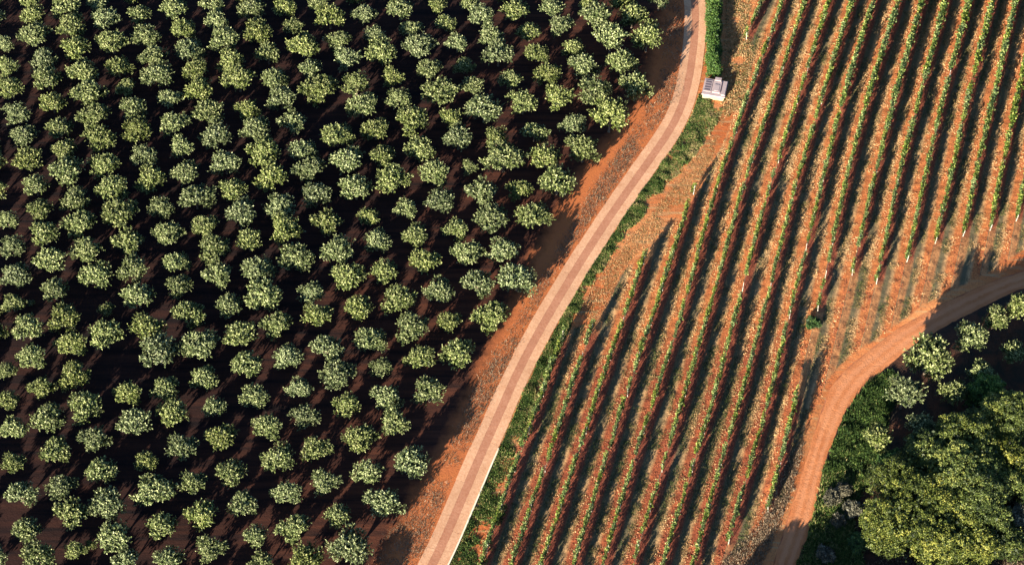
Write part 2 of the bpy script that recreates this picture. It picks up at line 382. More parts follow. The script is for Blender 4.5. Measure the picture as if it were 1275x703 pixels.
# ---------------------------------------------------------------- vineyard surface
ROWS = {
 1:[(702,418),(692.6,443),(686,467),(645,573),(600,703)],
 2:[(738,407),(726,443),(683,573),(638,703)],
 3:[(804,319),(797,340),(770,420),(761,443),(718,573),(676,703)],
 4:[(952,0),(929,45),(866,231),(822,370),(797,443),(755,573),(716,703)],
 5:[(977,0),(929,130),(891,240),(856,370),(824,473),(790,573),(752,703)],
 6:[(1004,0),(961,130),(924,240),(889,370),(851,500),(828,573),(789,703)],
 7:[(1034,0),(992,130),(957,240),(922,370),(889,500),(866,573),(826,703)],
 8:[(1063,0),(1022,130),(989,240),(957,370),(922.6,500),(899.5,573),(864,703)],
 9:[(1090,0),(1051,120),(1021,240),(989,370),(958,500),(937,573),(907.6,674)],
 10:[(1121,0),(1082,120),(1050.5,240),(1019,385),(992.5,491),(973.5,573),(956.6,634)],
 11:[(1150,0),(1115,120),(1085,240),(1061.6,340)],
 12:[(1179,0),(1146,120),(1115,240),(1092,351)],
 13:[(1208,0),(1176,120),(1147.6,240),(1130,323)],
 14:[(1237,0),(1206,120),(1180,240),(1165,300)],
 15:[(1265.5,0),(1237,120),(1210,240),(1200,291)],
 16:[(1294,0),(1267,120),(1242,240),(1233.6,284)],
 17:[(1323,0),(1296,120),(1271.5,240),(1266.5,272)]}
for r in (18,19,20,21): ROWS[r] = [(a+29.5*(r-17), b) for a, b in ROWS[17]]
SEG = {r:[(-60,q[-1][1])] for r, q in ROWS.items()}              # photo rows between which vines stand
SEG[1] = [(418,790)]; SEG[2] = [(407,790)]; SEG[3] = [(319,790)]; SEG[4] = [(-60,46),(236,790)]
for r in (5,6,7): SEG[r] = [(-60,790)]
SEG[8] = [(-60,790)]; SEG[9] = [(-60,674)]; SEG[10] = [(-60,385),(491,634)]
RX = {}
HZ = .35                                                         # the photo shows the vines a little above the soil
def rowfun(pts):
    p = np.array([G(a, b, HZ+.45) for a, b in pts]); p = p[np.argsort(p[:,1])]
    x, y = p[:,0], p[:,1]
    s0 = (x[1]-x[0])/(y[1]-y[0]) if len(x) < 4 else (x[2]-x[0])/(y[2]-y[0]); s1 = (x[-1]-x[-2])/(y[-1]-y[-2])
    def f(Y):
        Y = np.asarray(Y, float); r = np.interp(Y, y, x)
        return np.where(Y < y[0], x[0]+(Y-y[0])*s0, np.where(Y > y[-1], x[-1]+(Y-y[-1])*s1, r))
    return f
ys = np.arange(101.0, 224.0, .3)
for r, q in ROWS.items():
    x = rowfun(q)(ys); k = np.ones(31)/31; xp = np.pad(x, 15, mode='edge'); xp[:15] = x[0]-(np.arange(15,0,-1))*(x[1]-x[0]); xp[-15:] = x[-1]+np.arange(1,16)*(x[-1]-x[-2])
    RX[r] = np.convolve(xp, k, 'valid')
for r in (0,-1,-2,-3,-4,-5,-6,-7): RX[r] = RX[r+1]-3.3                # spacing carried on for the surface only
def row_x(r, Y): return np.interp(Y, ys, RX[r])
POLY = [G(a,b) for a, b in [(707,412),(745,398),(775,340),(812,306),(852,268),(874,232),(905,170),(920,130),(938,66),(922,50),(944,-5),(962,-60),(1500,-50),(1500,180),(1290,300),(1240,335),(1190,360),(1150,380),(1085,426),(1050,450),(1030,474),(1012,515),(992,570),(976,620),(955,655),(905,700),(880,740),(850,800),(545,830),(592,703),(634,590),(682,440)]]
KEYS = sorted(RX)
BANK = 10
def make_field():
    U = 14; cols = []; us = []; ks = []
    for r in KEYS[:-1]:
        for q in range(U):
            f = q/U; cols.append(RX[r]*(1-f)+RX[r+1]*f); us.append(f); ks.append(r)
    X = np.array(cols).T; Y = np.repeat(ys[:,None], X.shape[1], 1); Uq = np.repeat(np.array(us)[None], len(ys), 0); K = np.array(ks)
    ins = inside(POLY, X, Y); d = pdist(POLY, X, Y, True); m = np.clip(.5+np.where(ins, d, -d)/1.6, 0, 1)
    prof = .16*np.exp(-((Uq)/.10)**2)+.16*np.exp(-((Uq-1)/.13)**2)-.10*np.exp(-((Uq-.24)/.10)**2)+.04*np.sin(Uq*9)
    rough = (fbm(X, Y, .9, 1, 3)-.5)*.20+(vn(X, Y, .35, 9)-.5)*.09
    Z = .14+prof*m+rough*(.35+.65*m)
    # bank beside the last short row above the track bend
    t = np.clip((Y-G(0,640)[1])/4, 0, 1)*np.clip((G(0,450)[1]-Y)/3, 0, 1)
    du = X-row_x(BANK, Y); Z += .75*t*np.where(du < 0, np.exp(-(du/1.1)**2), np.exp(-(du/.45)**2))
    keep = np.ones(X.shape, bool)
    # stay under the road, the track and the orchard side
    rc = RC; rx = np.interp(Y, rc[:,1], rc[:,0]); keep &= X > rx+.3
    dr = X-rx-2.2; Z = np.where(dr < 1.5, np.minimum(Z, .02+.04*np.clip(dr,0,9)), Z)
    dt = np.minimum(pdist(ua[::3], X, Y), pdist(la[::3], X, Y)); inside_t = inside([tuple(p) for p in ua[::3]]+[tuple(p) for p in la[::-3]], X, Y)
    Z = np.where(inside_t, -.03, np.minimum(Z, -.02+.25*dt+.0*Z))
    far = inside([tuple(p) for p in la[::4]]+[G(970,860),G(1500,860),G(1500,320)], X, Y)
    Z = np.where(far, -.12, Z)                             # the slope beyond the track has a sheet of its own
    idx = np.arange(X.size).reshape(X.shape); F = np.stack([idx[:-1,:-1], idx[:-1,1:], idx[1:,1:], idx[1:,:-1]], -1)
    kf = keep[:-1,:-1] & keep[1:,1:] & keep[1:,:-1]
    F = F[kf].reshape(-1,4)
    red = np.zeros(X.shape)
    for ci, r in enumerate(ks):
        for p0, p1 in SEG.get(r, []):
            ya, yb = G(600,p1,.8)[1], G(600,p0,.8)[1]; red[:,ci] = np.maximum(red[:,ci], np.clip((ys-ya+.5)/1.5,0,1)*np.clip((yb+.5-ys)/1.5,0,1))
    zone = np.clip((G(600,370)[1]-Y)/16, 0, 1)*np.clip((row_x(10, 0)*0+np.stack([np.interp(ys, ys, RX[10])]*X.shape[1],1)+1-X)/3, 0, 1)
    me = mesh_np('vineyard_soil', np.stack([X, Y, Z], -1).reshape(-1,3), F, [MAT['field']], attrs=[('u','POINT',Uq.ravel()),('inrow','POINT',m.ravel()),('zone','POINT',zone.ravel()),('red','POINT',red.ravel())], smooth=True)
    return me, X, Y, Z
fme, FX, FY, FZ = make_field()
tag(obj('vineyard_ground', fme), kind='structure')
def field_z(x, y):
    i = int(np.clip(round((y-ys[0])/.3), 0, len(ys)-1)); return float(np.interp(x, FX[i], FZ[i]))

# ---------------------------------------------------------------- olive trees
# surveyed trees: x, y, crown width, place in line, line
OLIVES = [(-61.1,113.6,3.9,9,-10), (-66.4,146.2,3.9,2,-9), (-64,141,2.7,3,-9), (-63.1,136.4,3.2,4,-9), (-61.7,131.9,3.7,5,-9), (-60.9,126.9,3.4,6,-9),
 (-59.2,122.4,4,7,-9), (-57.8,117.5,3.9,8,-9), (-55.8,113.7,4.3,9,-9), (-71.4,175.4,3.9,-4,-8), (-70.2,170.4,3.9,-3,-8), (-67.8,165.5,3.2,-2,-8), (-66.4,160.7,4,-1,-8),
 (-65.2,155.9,4.2,0,-8), (-64.9,151.4,3.3,1,-8), (-62.9,152.4,1.2,1.5,-8), (-62.1,147,4.4,2,-8), (-61,142.5,4.1,3,-8), (-59.1,138,3.6,4,-8), (-57.4,133.1,4.5,5,-8),
 (-55.8,128.5,4.5,6,-8), (-54.4,123.3,3.9,7,-8), (-52.6,119.4,4.6,8,-8), (-51.7,115,2.7,9,-8), (-50.1,116,1.6,9.5,-8), (-76.5,208,3.9,-11,-7), (-76.2,203.8,3.9,-10,-7),
 (-73.7,199,2.8,-9,-7), (-72.4,194,3.7,-8,-7), (-71.2,189.6,4,-7,-7), (-69.5,184.6,4.1,-6,-7), (-68,180.5,4,-5,-7), (-66.5,175.7,4.7,-4,-7), (-64.9,171.4,3.8,-3,-7),
 (-63.7,167.2,3.8,-2,-7), (-62.3,162.7,4.3,-1,-7), (-60.8,158,4.7,0,-7), (-59.6,153.3,3.9,1,-7), (-57.7,148.6,4.7,2,-7), (-56.2,144.5,4.2,3,-7), (-55.1,139.5,4.3,4,-7),
 (-53.1,134.7,4.8,5,-7), (-51.4,130.2,4.2,6,-7), (-49.9,125.6,4.3,7,-7), (-48.4,120.9,4.6,8,-7), (-47.1,116.4,4.7,9,-7), (-45.4,113.3,3.8,10,-7),
 (-71.2,207.4,3.5,-11,-6), (-70.4,204.4,3.8,-10,-6), (-69.3,200,4.7,-9,-6), (-67.4,195.2,4.3,-8,-6), (-66.3,191.2,4.4,-7,-6), (-64.9,186.8,3.9,-6,-6),
 (-63.2,182,4,-5,-6), (-61.9,177.8,3.8,-4,-6), (-60.9,173.5,5.3,-3,-6), (-59.1,168.8,4.3,-2,-6), (-57.8,164.3,4.7,-1,-6), (-56.2,159.6,4.7,0,-6), (-54.5,155.4,4.6,1,-6),
 (-52.7,150.8,2.3,2,-6), (-51.9,145.7,4.8,3,-6), (-48.1,137,3.9,5,-6), (-46.6,132.4,4.7,6,-6), (-44.7,127.4,3,7,-6), (-43.1,122.5,5.1,8,-6), (-41.7,117.9,3.9,9,-6),
 (-40.4,113.5,4,10,-6), (-65.7,205.9,4.8,-10,-5), (-64.3,201.9,4.7,-9,-5), (-63,197.2,4.5,-8,-5), (-61.4,192.7,4.7,-7,-5), (-59.9,188.1,5,-6,-5), (-58.4,183.8,4.6,-5,-5),
 (-57,179.2,4.7,-4,-5), (-55.9,175,4.5,-3,-5), (-54.3,170.5,4.8,-2,-5), (-52.7,165.8,5.3,-1,-5), (-51,161.1,4.6,0,-5), (-49.8,156.8,4.5,1,-5), (-48.6,152.1,4.4,2,-5),
 (-46.8,147,4.9,3,-5), (-44.8,143.1,5.6,4,-5), (-43.5,137.7,4,5,-5), (-42,133.9,4.7,6,-5), (-40.4,128.7,4.4,7,-5), (-38.7,123.9,3.8,8,-5), (-37.1,119.5,4.3,9,-5),
 (-35.6,114.6,4.1,10,-5), (-61.2,207.1,3.5,-10,-4), (-59.5,203.4,4.4,-9,-4), (-57.9,198.5,4.6,-8,-4), (-56.5,193.8,4.1,-7,-4), (-54.9,190.2,3.2,-6,-4),
 (-53.3,185.4,4.3,-5,-4), (-52.2,181,4.6,-4,-4), (-50.7,176.5,4.2,-3,-4), (-49.2,172,4.5,-2,-4), (-47.3,167.5,3.6,-1,-4), (-45.8,162.7,4.2,0,-4), (-44.4,158.2,3.6,1,-4),
 (-43.5,154,3.9,2,-4), (-41.8,149.3,4.5,3,-4), (-39.8,144.2,5.1,4,-4), (-38.9,139.5,3.8,5,-4), (-37.2,135.2,3.4,6,-4), (-35.8,130.4,4.2,7,-4), (-34.1,125.3,4.2,8,-4),
 (-32.3,120.9,4.2,9,-4), (-30.5,116.8,3.4,10,-4), (-29.4,113,3.5,11,-4), (-54.8,204.6,3.8,-9,-3), (-53.1,200,4.3,-8,-3), (-51.8,196,4.3,-7,-3), (-50.6,191.7,4.9,-6,-3),
 (-48.5,187.8,3.7,-5,-3), (-47.3,182.7,4.6,-4,-3), (-45.8,178.2,3.9,-3,-3), (-44.7,173.5,4.2,-2,-3), (-42.8,169,5,-1,-3), (-41.2,164.3,3.8,0,-3), (-39.6,160.1,4.6,1,-3),
 (-38.5,155.6,4.5,2,-3), (-36.6,150.7,3.9,3,-3), (-34.8,145.9,4.7,4,-3), (-33.6,141.4,4.4,5,-3), (-32.2,136.8,3.8,6,-3), (-30.3,132.1,4.2,7,-3), (-28.5,127.2,4.4,8,-3),
 (-27.2,122.6,3.8,9,-3), (-25.9,117.7,4.1,10,-3), (-24.3,113.5,4.7,11,-3), (-49.7,205.7,4.4,-9,-2), (-48,201.6,3.9,-8,-2), (-46.7,197.2,4.6,-7,-2),
 (-45.4,193.4,3.9,-6,-2), (-44.3,189.1,4.5,-5,-2), (-42.6,184.7,4.9,-4,-2), (-41.1,180.2,4.8,-3,-2), (-39.4,175.3,4.5,-2,-2), (-38,170.7,4.1,-1,-2),
 (-36.3,166.1,4.8,0,-2), (-35,161.6,4,1,-2), (-33.5,156.8,4.5,2,-2), (-32.2,152.1,5,3,-2), (-30.2,147.6,4.2,4,-2), (-28.6,142.8,4,5,-2), (-26.8,138,3.5,6,-2),
 (-25.6,133.4,3.9,7,-2), (-24,128.7,4.2,8,-2), (-22.7,124,4.1,9,-2), (-20.8,119.4,3.5,10,-2), (-19.1,114.7,5.7,11,-2), (-44.1,206.8,4.4,-9,-1), (-43.2,203.3,3.4,-8,-1),
 (-41.7,199.1,4.8,-7,-1), (-40.4,194.8,4.3,-6,-1), (-38.9,190.9,5.1,-5,-1), (-37.3,185.6,3.9,-4,-1), (-35.8,181.6,4.7,-3,-1), (-34.2,176.8,5.2,-2,-1),
 (-32.8,172.3,4.7,-1,-1), (-31.3,167.4,4.7,0,-1), (-30.1,163.1,4.9,1,-1), (-28.4,158.5,4.7,2,-1), (-26.2,152.9,3.8,3,-1), (-25.2,149.2,4.3,4,-1), (-23.7,144.1,4.4,5,-1),
 (-21.9,139.5,4.7,6,-1), (-20.6,135.1,3.9,7,-1), (-18.6,130.2,4.5,8,-1), (-17.5,125.4,4.2,9,-1), (-15.4,120.9,5,10,-1), (-38.3,205.3,4.4,-8,0), (-36.9,200.8,4.5,-7,0),
 (-35.2,196.4,4.3,-6,0), (-34,191.7,4.2,-5,0), (-32.6,187.5,4.5,-4,0), (-30.7,182.9,4.4,-3,0), (-29.1,177.8,4.2,-2,0), (-27.7,174.2,4.4,-1,0), (-26.6,169.6,4.4,0,0),
 (-24.9,164.7,4.5,1,0), (-22.9,159.7,4.8,2,0), (-21.5,155.2,4.8,3,0), (-19.9,150.6,4.2,4,0), (-18.2,145.4,4.4,5,0), (-16.6,141.1,3.2,6,0), (-15.7,136.4,4.3,7,0),
 (-14.6,132.4,4.4,8,0), (-12.2,126.6,5,9,0), (-33.5,206.3,3.6,-8,1), (-32.1,202.5,3.4,-7,1), (-30.2,197.7,4.9,-6,1), (-28.9,193.3,3.8,-5,1), (-27.2,188.9,5.5,-4,1),
 (-24.4,180.4,4.7,-2,1), (-22.7,175.7,4.9,-1,1), (-21.3,170.7,4.7,0,1), (-19.3,166.3,3.4,1,1), (-18,161.6,4,2,1), (-16.7,156.5,4,3,1), (-14.8,151.6,4.7,4,1),
 (-13,147.1,4.8,5,1), (-11.7,142.5,4,6,1), (-10.4,137.2,4.4,7,1), (-28.5,207.2,3.4,-8,2), (-26.7,203.6,5.1,-7,2), (-25.2,199.4,3.7,-6,2), (-23.8,195,4.4,-5,2),
 (-22.2,190.1,4.6,-4,2), (-21.1,185.9,4.7,-3,2), (-19.1,181.6,4.2,-2,2), (-17.9,176.7,4,-1,2), (-16.3,172,5.1,0,2), (-14.3,167.3,3.6,1,2), (-12.9,162.6,4,2,2),
 (-11.6,158,4.3,3,2), (-9.6,153.1,4.4,4,2), (-8.2,148.5,3.5,5,2), (-6.8,142.9,4.8,6,2), (-21.8,204.8,3.9,-7,3), (-20.2,200.9,3.5,-6,3), (-18.8,196.6,4.8,-5,3),
 (-17.1,191.7,3.7,-4,3), (-16.1,187.5,4.1,-3,3), (-14,182.9,5,-2,3), (-12.6,177.8,4.3,-1,3), (-10.7,173.3,4.6,0,3), (-9.7,168.5,4.6,1,3), (-7.4,163.7,3.9,2,3),
 (-5.8,159.4,4.4,3,3), (-4.6,154.6,4.6,4,3), (-2.6,148.7,5,5,3), (-16.5,205.5,4.5,-7,4), (-14.8,201.8,3.5,-6,4), (-13.3,197.7,4.9,-5,4), (-11.9,193.3,3.9,-4,4),
 (-10.3,188.3,5.6,-3,4), (-8.6,184,3.7,-2,4), (-7.5,179.8,4.6,-1,4), (-5.9,175.1,2.7,0,4), (-4.1,169.8,4.9,1,4), (-2.7,165,5,2,4), (-1.3,159.9,4.5,3,4),
 (0.6,154.9,5.4,4,4), (-11,206.9,3.1,-7,5), (-9.7,203.1,3.4,-6,5), (-8,198.8,3.6,-5,5), (-6.9,194.4,3.2,-4,5), (-5.7,190.1,3.7,-3,5), (-4,185.1,5.6,-2,5),
 (-2.2,180.2,3.9,-1,5), (-1.2,175.7,5.9,0,5), (1.1,170.7,3.7,1,5), (2.7,165.8,5,2,5), (-6.3,207.4,3.1,-7,6), (-4.6,204.6,3.9,-6,6), (-3.2,200.2,4.3,-5,6),
 (-2,196,5.3,-4,6), (-0.2,191.3,3.7,-3,6), (1.5,186.5,4.4,-2,6), (3.1,181.3,3.9,-1,6), (4.5,176.5,4.6,0,6), (6.1,171.6,5.7,1,6), (0.5,205.3,4.3,-6,7),
 (2.5,201.1,3.7,-5,7), (3.5,196.8,3.8,-4,7), (5.1,192.1,4.5,-3,7), (6.5,187.3,4.7,-2,7), (8.5,182.7,3.8,-1,7), (9.7,177.5,5.2,0,7), (5.8,206,4,-6,8), (7.1,202.2,4,-5,8),
 (8.8,197.7,3.6,-4,8), (10.2,193.5,4.8,-3,8), (11.7,188.7,5.3,-2,8), (13.6,183.1,5.7,-1,8), (11.2,207.2,3.1,-6,9), (12.3,203.1,5.1,-5,9), (14.2,198.7,5.3,-4,9),
 (15.6,193.9,4.7,-3,9), (17.4,189.1,5.2,-2,9), (16.2,207.3,3.7,-6,10), (17.6,203.8,4.5,-5,10), (19.5,198.9,5,-4,10), (21.7,207.5,3.7,-6,11)]
BEYOND = [(-73.4,100.6), (-82.4,144), (-81,139.5), (-79.5,135), (-78,130.4), (-76.4,125.8), (-74.9,121.2), (-73.4,116.6), (-71.9,111.9), (-70.3,107.3), (-68.8,102.6),
 (-90.9,185.6), (-89.5,181.3), (-88.1,177), (-86.6,172.6), (-85.2,168.2), (-83.7,163.8), (-82.3,159.4), (-80.8,155), (-79.3,150.5), (-77.9,146), (-76.4,141.5),
 (-74.9,136.9), (-73.4,132.4), (-71.8,127.8), (-70.3,123.2), (-68.8,118.5), (-67.2,113.9), (-65.7,109.2), (-64.1,104.5), (-62.6,99.7), (-92,204.7), (-90.6,200.5),
 (-89.2,196.2), (-87.8,192), (-86.3,187.7), (-84.9,183.3), (-83.5,179), (-82,174.6), (-80.6,170.2), (-79.1,165.8), (-77.7,161.4), (-76.2,156.9), (-74.7,152.4),
 (-73.2,147.9), (-71.7,143.4), (-70.2,138.9), (-68.7,134.3), (-67.2,129.7), (-65.7,125.1), (-64.1,120.4), (-59.5,106.3), (-57.9,101.6), (-87.4,206.7), (-86,202.5),
 (-84.6,198.2), (-83.1,194), (-81.7,189.6), (-80.3,185.3), (-78.8,181), (-77.4,176.6), (-75.9,172.2), (-74.5,167.8), (-73,163.3), (-71.5,158.8), (-70,154.3),
 (-68.5,149.8), (-54.7,108.1), (-53.2,103.4), (-82.7,208.7), (-81.3,204.5), (-79.9,200.2), (-78.5,195.9), (-77.1,191.6), (-75.6,187.2), (-74.2,182.9), (-72.7,178.5),
 (-50,109.9), (-48.4,105.1), (-46.8,100.3), (-79.4,214.9), (-43.6,106.8), (-42,102), (-73.3,212.5), (-38.8,108.4), (-37.2,103.6), (-68.6,214.3), (-67.1,210), (-33.9,110),
 (-32.3,105.2), (-30.7,100.4), (-62.3,211.8), (-27.4,106.7), (-25.8,101.9), (-57.5,213.5), (-56.1,209.2), (-22.4,108.2), (-20.8,103.3), (-52.6,215.1), (-51.2,210.8),
 (-17.4,109.6), (-46.3,212.4), (-41.3,213.9), (-39.8,209.6), (-34.8,211), (-29.8,212.5), (-24.7,213.9), (-23.2,209.4), (-19.6,215.2), (-18.1,210.7), (-12.9,212),
 (-7.7,213.2), (-2.5,214.4), (-1,209.9), (4.3,211), (9.6,212), (15,213), (20.4,214)]

def olive_crown(seed, flat=1.0):
    r = np.random.default_rng(seed)
    lobes = []
    nl = r.integers(9, 13)
    for k in range(nl):                                   # uneven lobes round a broad bowl
        a = 2*math.pi*k/nl+r.uniform(-.35,.35); rad = r.uniform(.50,.72) if k % 3 else r.uniform(.2,.4)
        lobes.append((rad*math.cos(a), rad*math.sin(a), .84+r.uniform(-.20,.22)-.22*rad-(.22 if k % 3 == 1 else 0), r.uniform(.26,.38)))
    lobes += [(r.uniform(-.15,.15), r.uniform(-.15,.15), .95, .38), (r.uniform(-.2,.2), r.uniform(-.2,.2), .66, .45)]
    P, D, T, LL, NN = [], [], [], [], []
    for (cx, cy, cz, cr) in lobes:
        n = int(50*(cr/.35)**2)
        d = unit(r.normal(size=(n,3))*[1,1,.9]+[0,0,.25]); base = np.array([cx,cy,cz])+d*cr*r.uniform(.55,.95,(n,1))*[1,1,.85]
        sd = unit(d+r.normal(size=(n,3))*.35+[0,0,.35]); ln = r.uniform(.10,.26,n)
        for b, s, l, dd in zip(base, sd, ln, d):
            k = 9; t = r.uniform(.0,1,k)
            p = b+np.outer(t*l, s); ld = unit(s+r.normal(size=(k,3))*.75)
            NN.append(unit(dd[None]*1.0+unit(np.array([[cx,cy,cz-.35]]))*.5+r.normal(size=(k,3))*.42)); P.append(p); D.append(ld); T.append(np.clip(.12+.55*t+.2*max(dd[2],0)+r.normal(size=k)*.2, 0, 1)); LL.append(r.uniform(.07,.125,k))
        n = int(95*(cr/.35)**2)                            # inner leaves close the crown, its inner shade painted into their dark tone
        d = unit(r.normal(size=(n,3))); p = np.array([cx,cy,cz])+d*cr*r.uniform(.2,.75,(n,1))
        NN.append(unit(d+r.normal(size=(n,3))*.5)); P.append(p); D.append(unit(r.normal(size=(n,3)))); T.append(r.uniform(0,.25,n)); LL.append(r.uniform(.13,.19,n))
    P = np.vstack(P); D = np.vstack(D); T = np.concatenate(T); LL = np.concatenate(LL)
    P[:,2] = 1.0+(P[:,2]-.8)*.74
    V, F = leaves(P, D, LL, LL*.5, np.vstack(NN))
    return V, F, T
def olive_trunk(seed):
    r = np.random.default_rng(seed+50); parts = []
    base = [(0,0,-.03),(.01,.01,.12),(r.uniform(-.03,.03),r.uniform(-.03,.03),.32)]
    parts.append((*tube(base, [.085,.06,.055], 7), 0, .5))
    for k in range(4):
        a = k*math.pi/2+r.uniform(-.4,.4); q = np.array(base[-1])
        parts.append((*tube([q, q+[.16*math.cos(a),.16*math.sin(a),.3], q+[.4*math.cos(a),.4*math.sin(a),.66]], [.045,.032,.014], 5), 0, .5))
    return join_np(parts)
NVAR = 14
CR, TR = [], []
for k in range(NVAR):
    V, F, T = olive_crown(100+k); CR.append((V, F, T))
    TRm = olive_trunk(100+k); TR.append(TRm)
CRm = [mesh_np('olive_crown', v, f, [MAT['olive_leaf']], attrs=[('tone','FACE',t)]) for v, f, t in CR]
TRmm = [mesh_np('olive_trunk', v, f, [MAT['bark']]) for v, f, m_, t in TR]
NUM = ['','first','second','third','fourth','fifth','sixth','seventh','eighth','ninth','tenth','eleventh','twelfth','thirteenth','fourteenth','fifteenth','sixteenth','seventeenth','eighteenth','nineteenth','twentieth','twenty-first','twenty-second','twenty-third','twenty-fourth']
def place_olive(x, y, w, label, group, k=None, name='olive_tree', tall=1.0):
    k = random.randrange(NVAR) if k is None else k
    s = w/2.14; e = empty(name, (x, y, 0), random.choice((0, math.pi))+random.gauss(0,.3)); tag(e, label, 'tree', group)
    hs = s*1.30*tall*random.uniform(.93,1.08)
    sxy = random.uniform(1.0,1.14)
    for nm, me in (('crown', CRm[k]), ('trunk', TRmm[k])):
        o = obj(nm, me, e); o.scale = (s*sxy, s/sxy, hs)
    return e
lines = {}
for t in OLIVES: lines.setdefault(t[4], []).append(t)
js = sorted(lines)
for n, j in enumerate(js):
    L_ = sorted(lines[j], key=lambda t: t[3])
    for q, (x, y, w, i_, j_) in enumerate(L_):
        sz = 'small' if w < 3.3 else 'broad' if w > 4.75 else 'silver-green' if (q+n) % 1 == 0 else ''
        place_olive(x, y, w, f'{sz} olive tree, {NUM[q+1]} from the upper end of the {NUM[n+1]} steep line from the left', 'olive trees planted in lines left of the paved road', tall=1.2 if (x > 12 and y > 183) else 1.0)
# the grove goes on outside the picture; those trees shade its edge
parts = []
for (x, y) in BEYOND:
    if y > 215 or x < -88: continue
    v, f, t = CR[random.randrange(NVAR)]; a = random.uniform(0,6.28); s = random.uniform(1.75,2.15)
    R = np.array([[math.cos(a),-math.sin(a),0],[math.sin(a),math.cos(a),0],[0,0,1]])
    parts.append((v@R.T*s+[x,y,0], f, 0, t))
    v, f, m_, t = TR[0]; parts.append((v*s+[x,y,0], f, 1, .5))
V, F, MI, T = join_np(parts)
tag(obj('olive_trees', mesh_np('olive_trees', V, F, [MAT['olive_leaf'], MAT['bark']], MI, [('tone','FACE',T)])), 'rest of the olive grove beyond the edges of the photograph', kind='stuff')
# older olives right of the track
RO = [(1157,447,60,'large pale olive tree at the bend of the dirt track'),(1207,420,44,'medium olive tree between the large bend olive and the right edge, below the track'),(1239,398,34,'narrow olive tree close under the dirt track near the right edge'),
      (1269,384,40,'olive tree cut by the right edge directly below the dirt track'),(1262,440,34,'small olive tree at the right edge, below the one cut by the frame'),(1221,465,35,'small olive tree below the medium olive right of the track bend'),
      (1187,489,40,'rounded olive tree just above the big broadleaf crowns'),(1126,492,50,'olive tree below the large bend olive, beside the green weeds'),(1093,546,40,'pale yellowish olive tree standing alone in the weeds by the red gully'),
      (1146,527,36,'pale olive tree tucked against the upper left of the broadleaf trees')]
for n, (px, py, w, lab) in enumerate(RO):
    wm = w/9.3*(1.0 if py > 400 else 1.05); x, y = G(px, py, .52*wm); place_olive(x, y, wm, lab, 'olives right of the dirt track', k=n % NVAR, tall=1.15)
for (px, py, w) in ((1300,420,44),(1310,470,44),(1318,375,40),(1290,500,40)):
    x, y = G(px, py, 2.2); place_olive(x, y, w/9.3, 'olive tree beyond the right edge of the photograph', 'olives beyond the right edge')

# ---------------------------------------------------------------- broadleaf trees, bottom right
def dome_tree(px, py, wpx, h, label, mat, seed, name='broadleaf_tree', cat='tree', dens=1.0, leafsz=.23, group=None):
    r = np.random.default_rng(seed); R = wpx/9.3/2
    x, y = G(px, py, h*.55); P, D, T, S, NN = [], [], [], [], []
    nb = max(5, int(7+R*2.6)); LB = min(1, R/3)
    for k in range(nb):                                   # big billows over a dome
        ph = k*2.39996+r.uniform(-.3,.3); v = (k+.5)/nb; el = math.asin(min(1, .05+.95*(1-v)**.8)); rr = R*(.70+.12*r.random()); br = R*r.uniform(.20,.34)*(1.1 if R < 4 else .92)
        c = np.array([rr*math.cos(el)*math.cos(ph), rr*math.cos(el)*math.sin(ph), h*.45+(h*.38)*math.sin(el)+r.uniform(-.6,.5)*LB])
        sb = (.30+.18*LB)*min(1, R/1.2); ns = int(dens*6.0*(br/sb)**2)+8; bt = r.normal()*.12
        d0 = unit(r.normal(size=(ns,3))+[0,0,.45]+unit(c[None]-[0,0,h*.3])*.3); cc = c+d0*br*r.uniform(.82,1.12,(ns,1))*[1,1,.85]
        for q in range(ns):                                # small leafy boughs on each billow
            kk = 30; s_ = sb*r.uniform(.55,1.05); dd = unit(r.normal(size=(kk,3))+d0[q]*.9+[0,0,.3]); p = cc[q]+dd*s_*r.uniform(.6,1.0,(kk,1))*[1,1,.8]
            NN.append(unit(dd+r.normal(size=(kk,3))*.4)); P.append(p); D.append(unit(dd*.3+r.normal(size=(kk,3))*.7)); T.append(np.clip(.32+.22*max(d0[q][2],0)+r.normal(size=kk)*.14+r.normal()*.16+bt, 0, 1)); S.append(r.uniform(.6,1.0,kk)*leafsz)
        m_ = int(300*LB)+40; p = c*[.9,.9,.92]+r.normal(size=(m_,3))*br*.48; NN.append(unit(r.normal(size=(m_,3)))); P.append(p); D.append(unit(r.normal(size=(m_,3)))); T.append(r.uniform(0,.12,m_)); S.append(np.full(m_, leafsz*2.0))  # dark filler leaves, shade inside the crown painted into their tone
    P = np.vstack(P); D = np.vstack(D); T = np.concatenate(T); S = np.concatenate(S)
    V, F = leaves(P, D, S, S*.7, np.vstack(NN))
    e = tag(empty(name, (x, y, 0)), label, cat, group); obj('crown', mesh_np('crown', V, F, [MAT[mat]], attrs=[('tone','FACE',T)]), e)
    tp = [(*tube([(0,0,-.1),(.05,.0,h*.25),(.1,.1,h*.5)], [R*.10+.05,R*.075+.04,R*.06+.03], 8), 0, .5)]
    for k in range(5):
        a = k*1.257+r.uniform(-.3,.3); tp.append((*tube([(.08,.05,h*.3),(R*.4*math.cos(a),R*.4*math.sin(a),h*.55),(R*.72*math.cos(a),R*.72*math.sin(a),h*.68)], [R*.05+.03,R*.035+.02,.03], 6), 0, .5))
    V, F, _, _ = join_np(tp); obj('trunk', mesh_np('trunk', V, F, [MAT['bark']]), e); return e
dome_tree(1156,638,156,5.8,'largest broadleaf tree, huge rounded yellow-green crown at lower right','tree_leaf',1)
dome_tree(1206,606,122,7.0,'broad yellow-green crown joined to the right side of the largest tree','tree_leaf',2)
dome_tree(1190,668,80,4.5,'low yellow-green crown at the bottom right flank of the largest tree','tree_leaf',12)
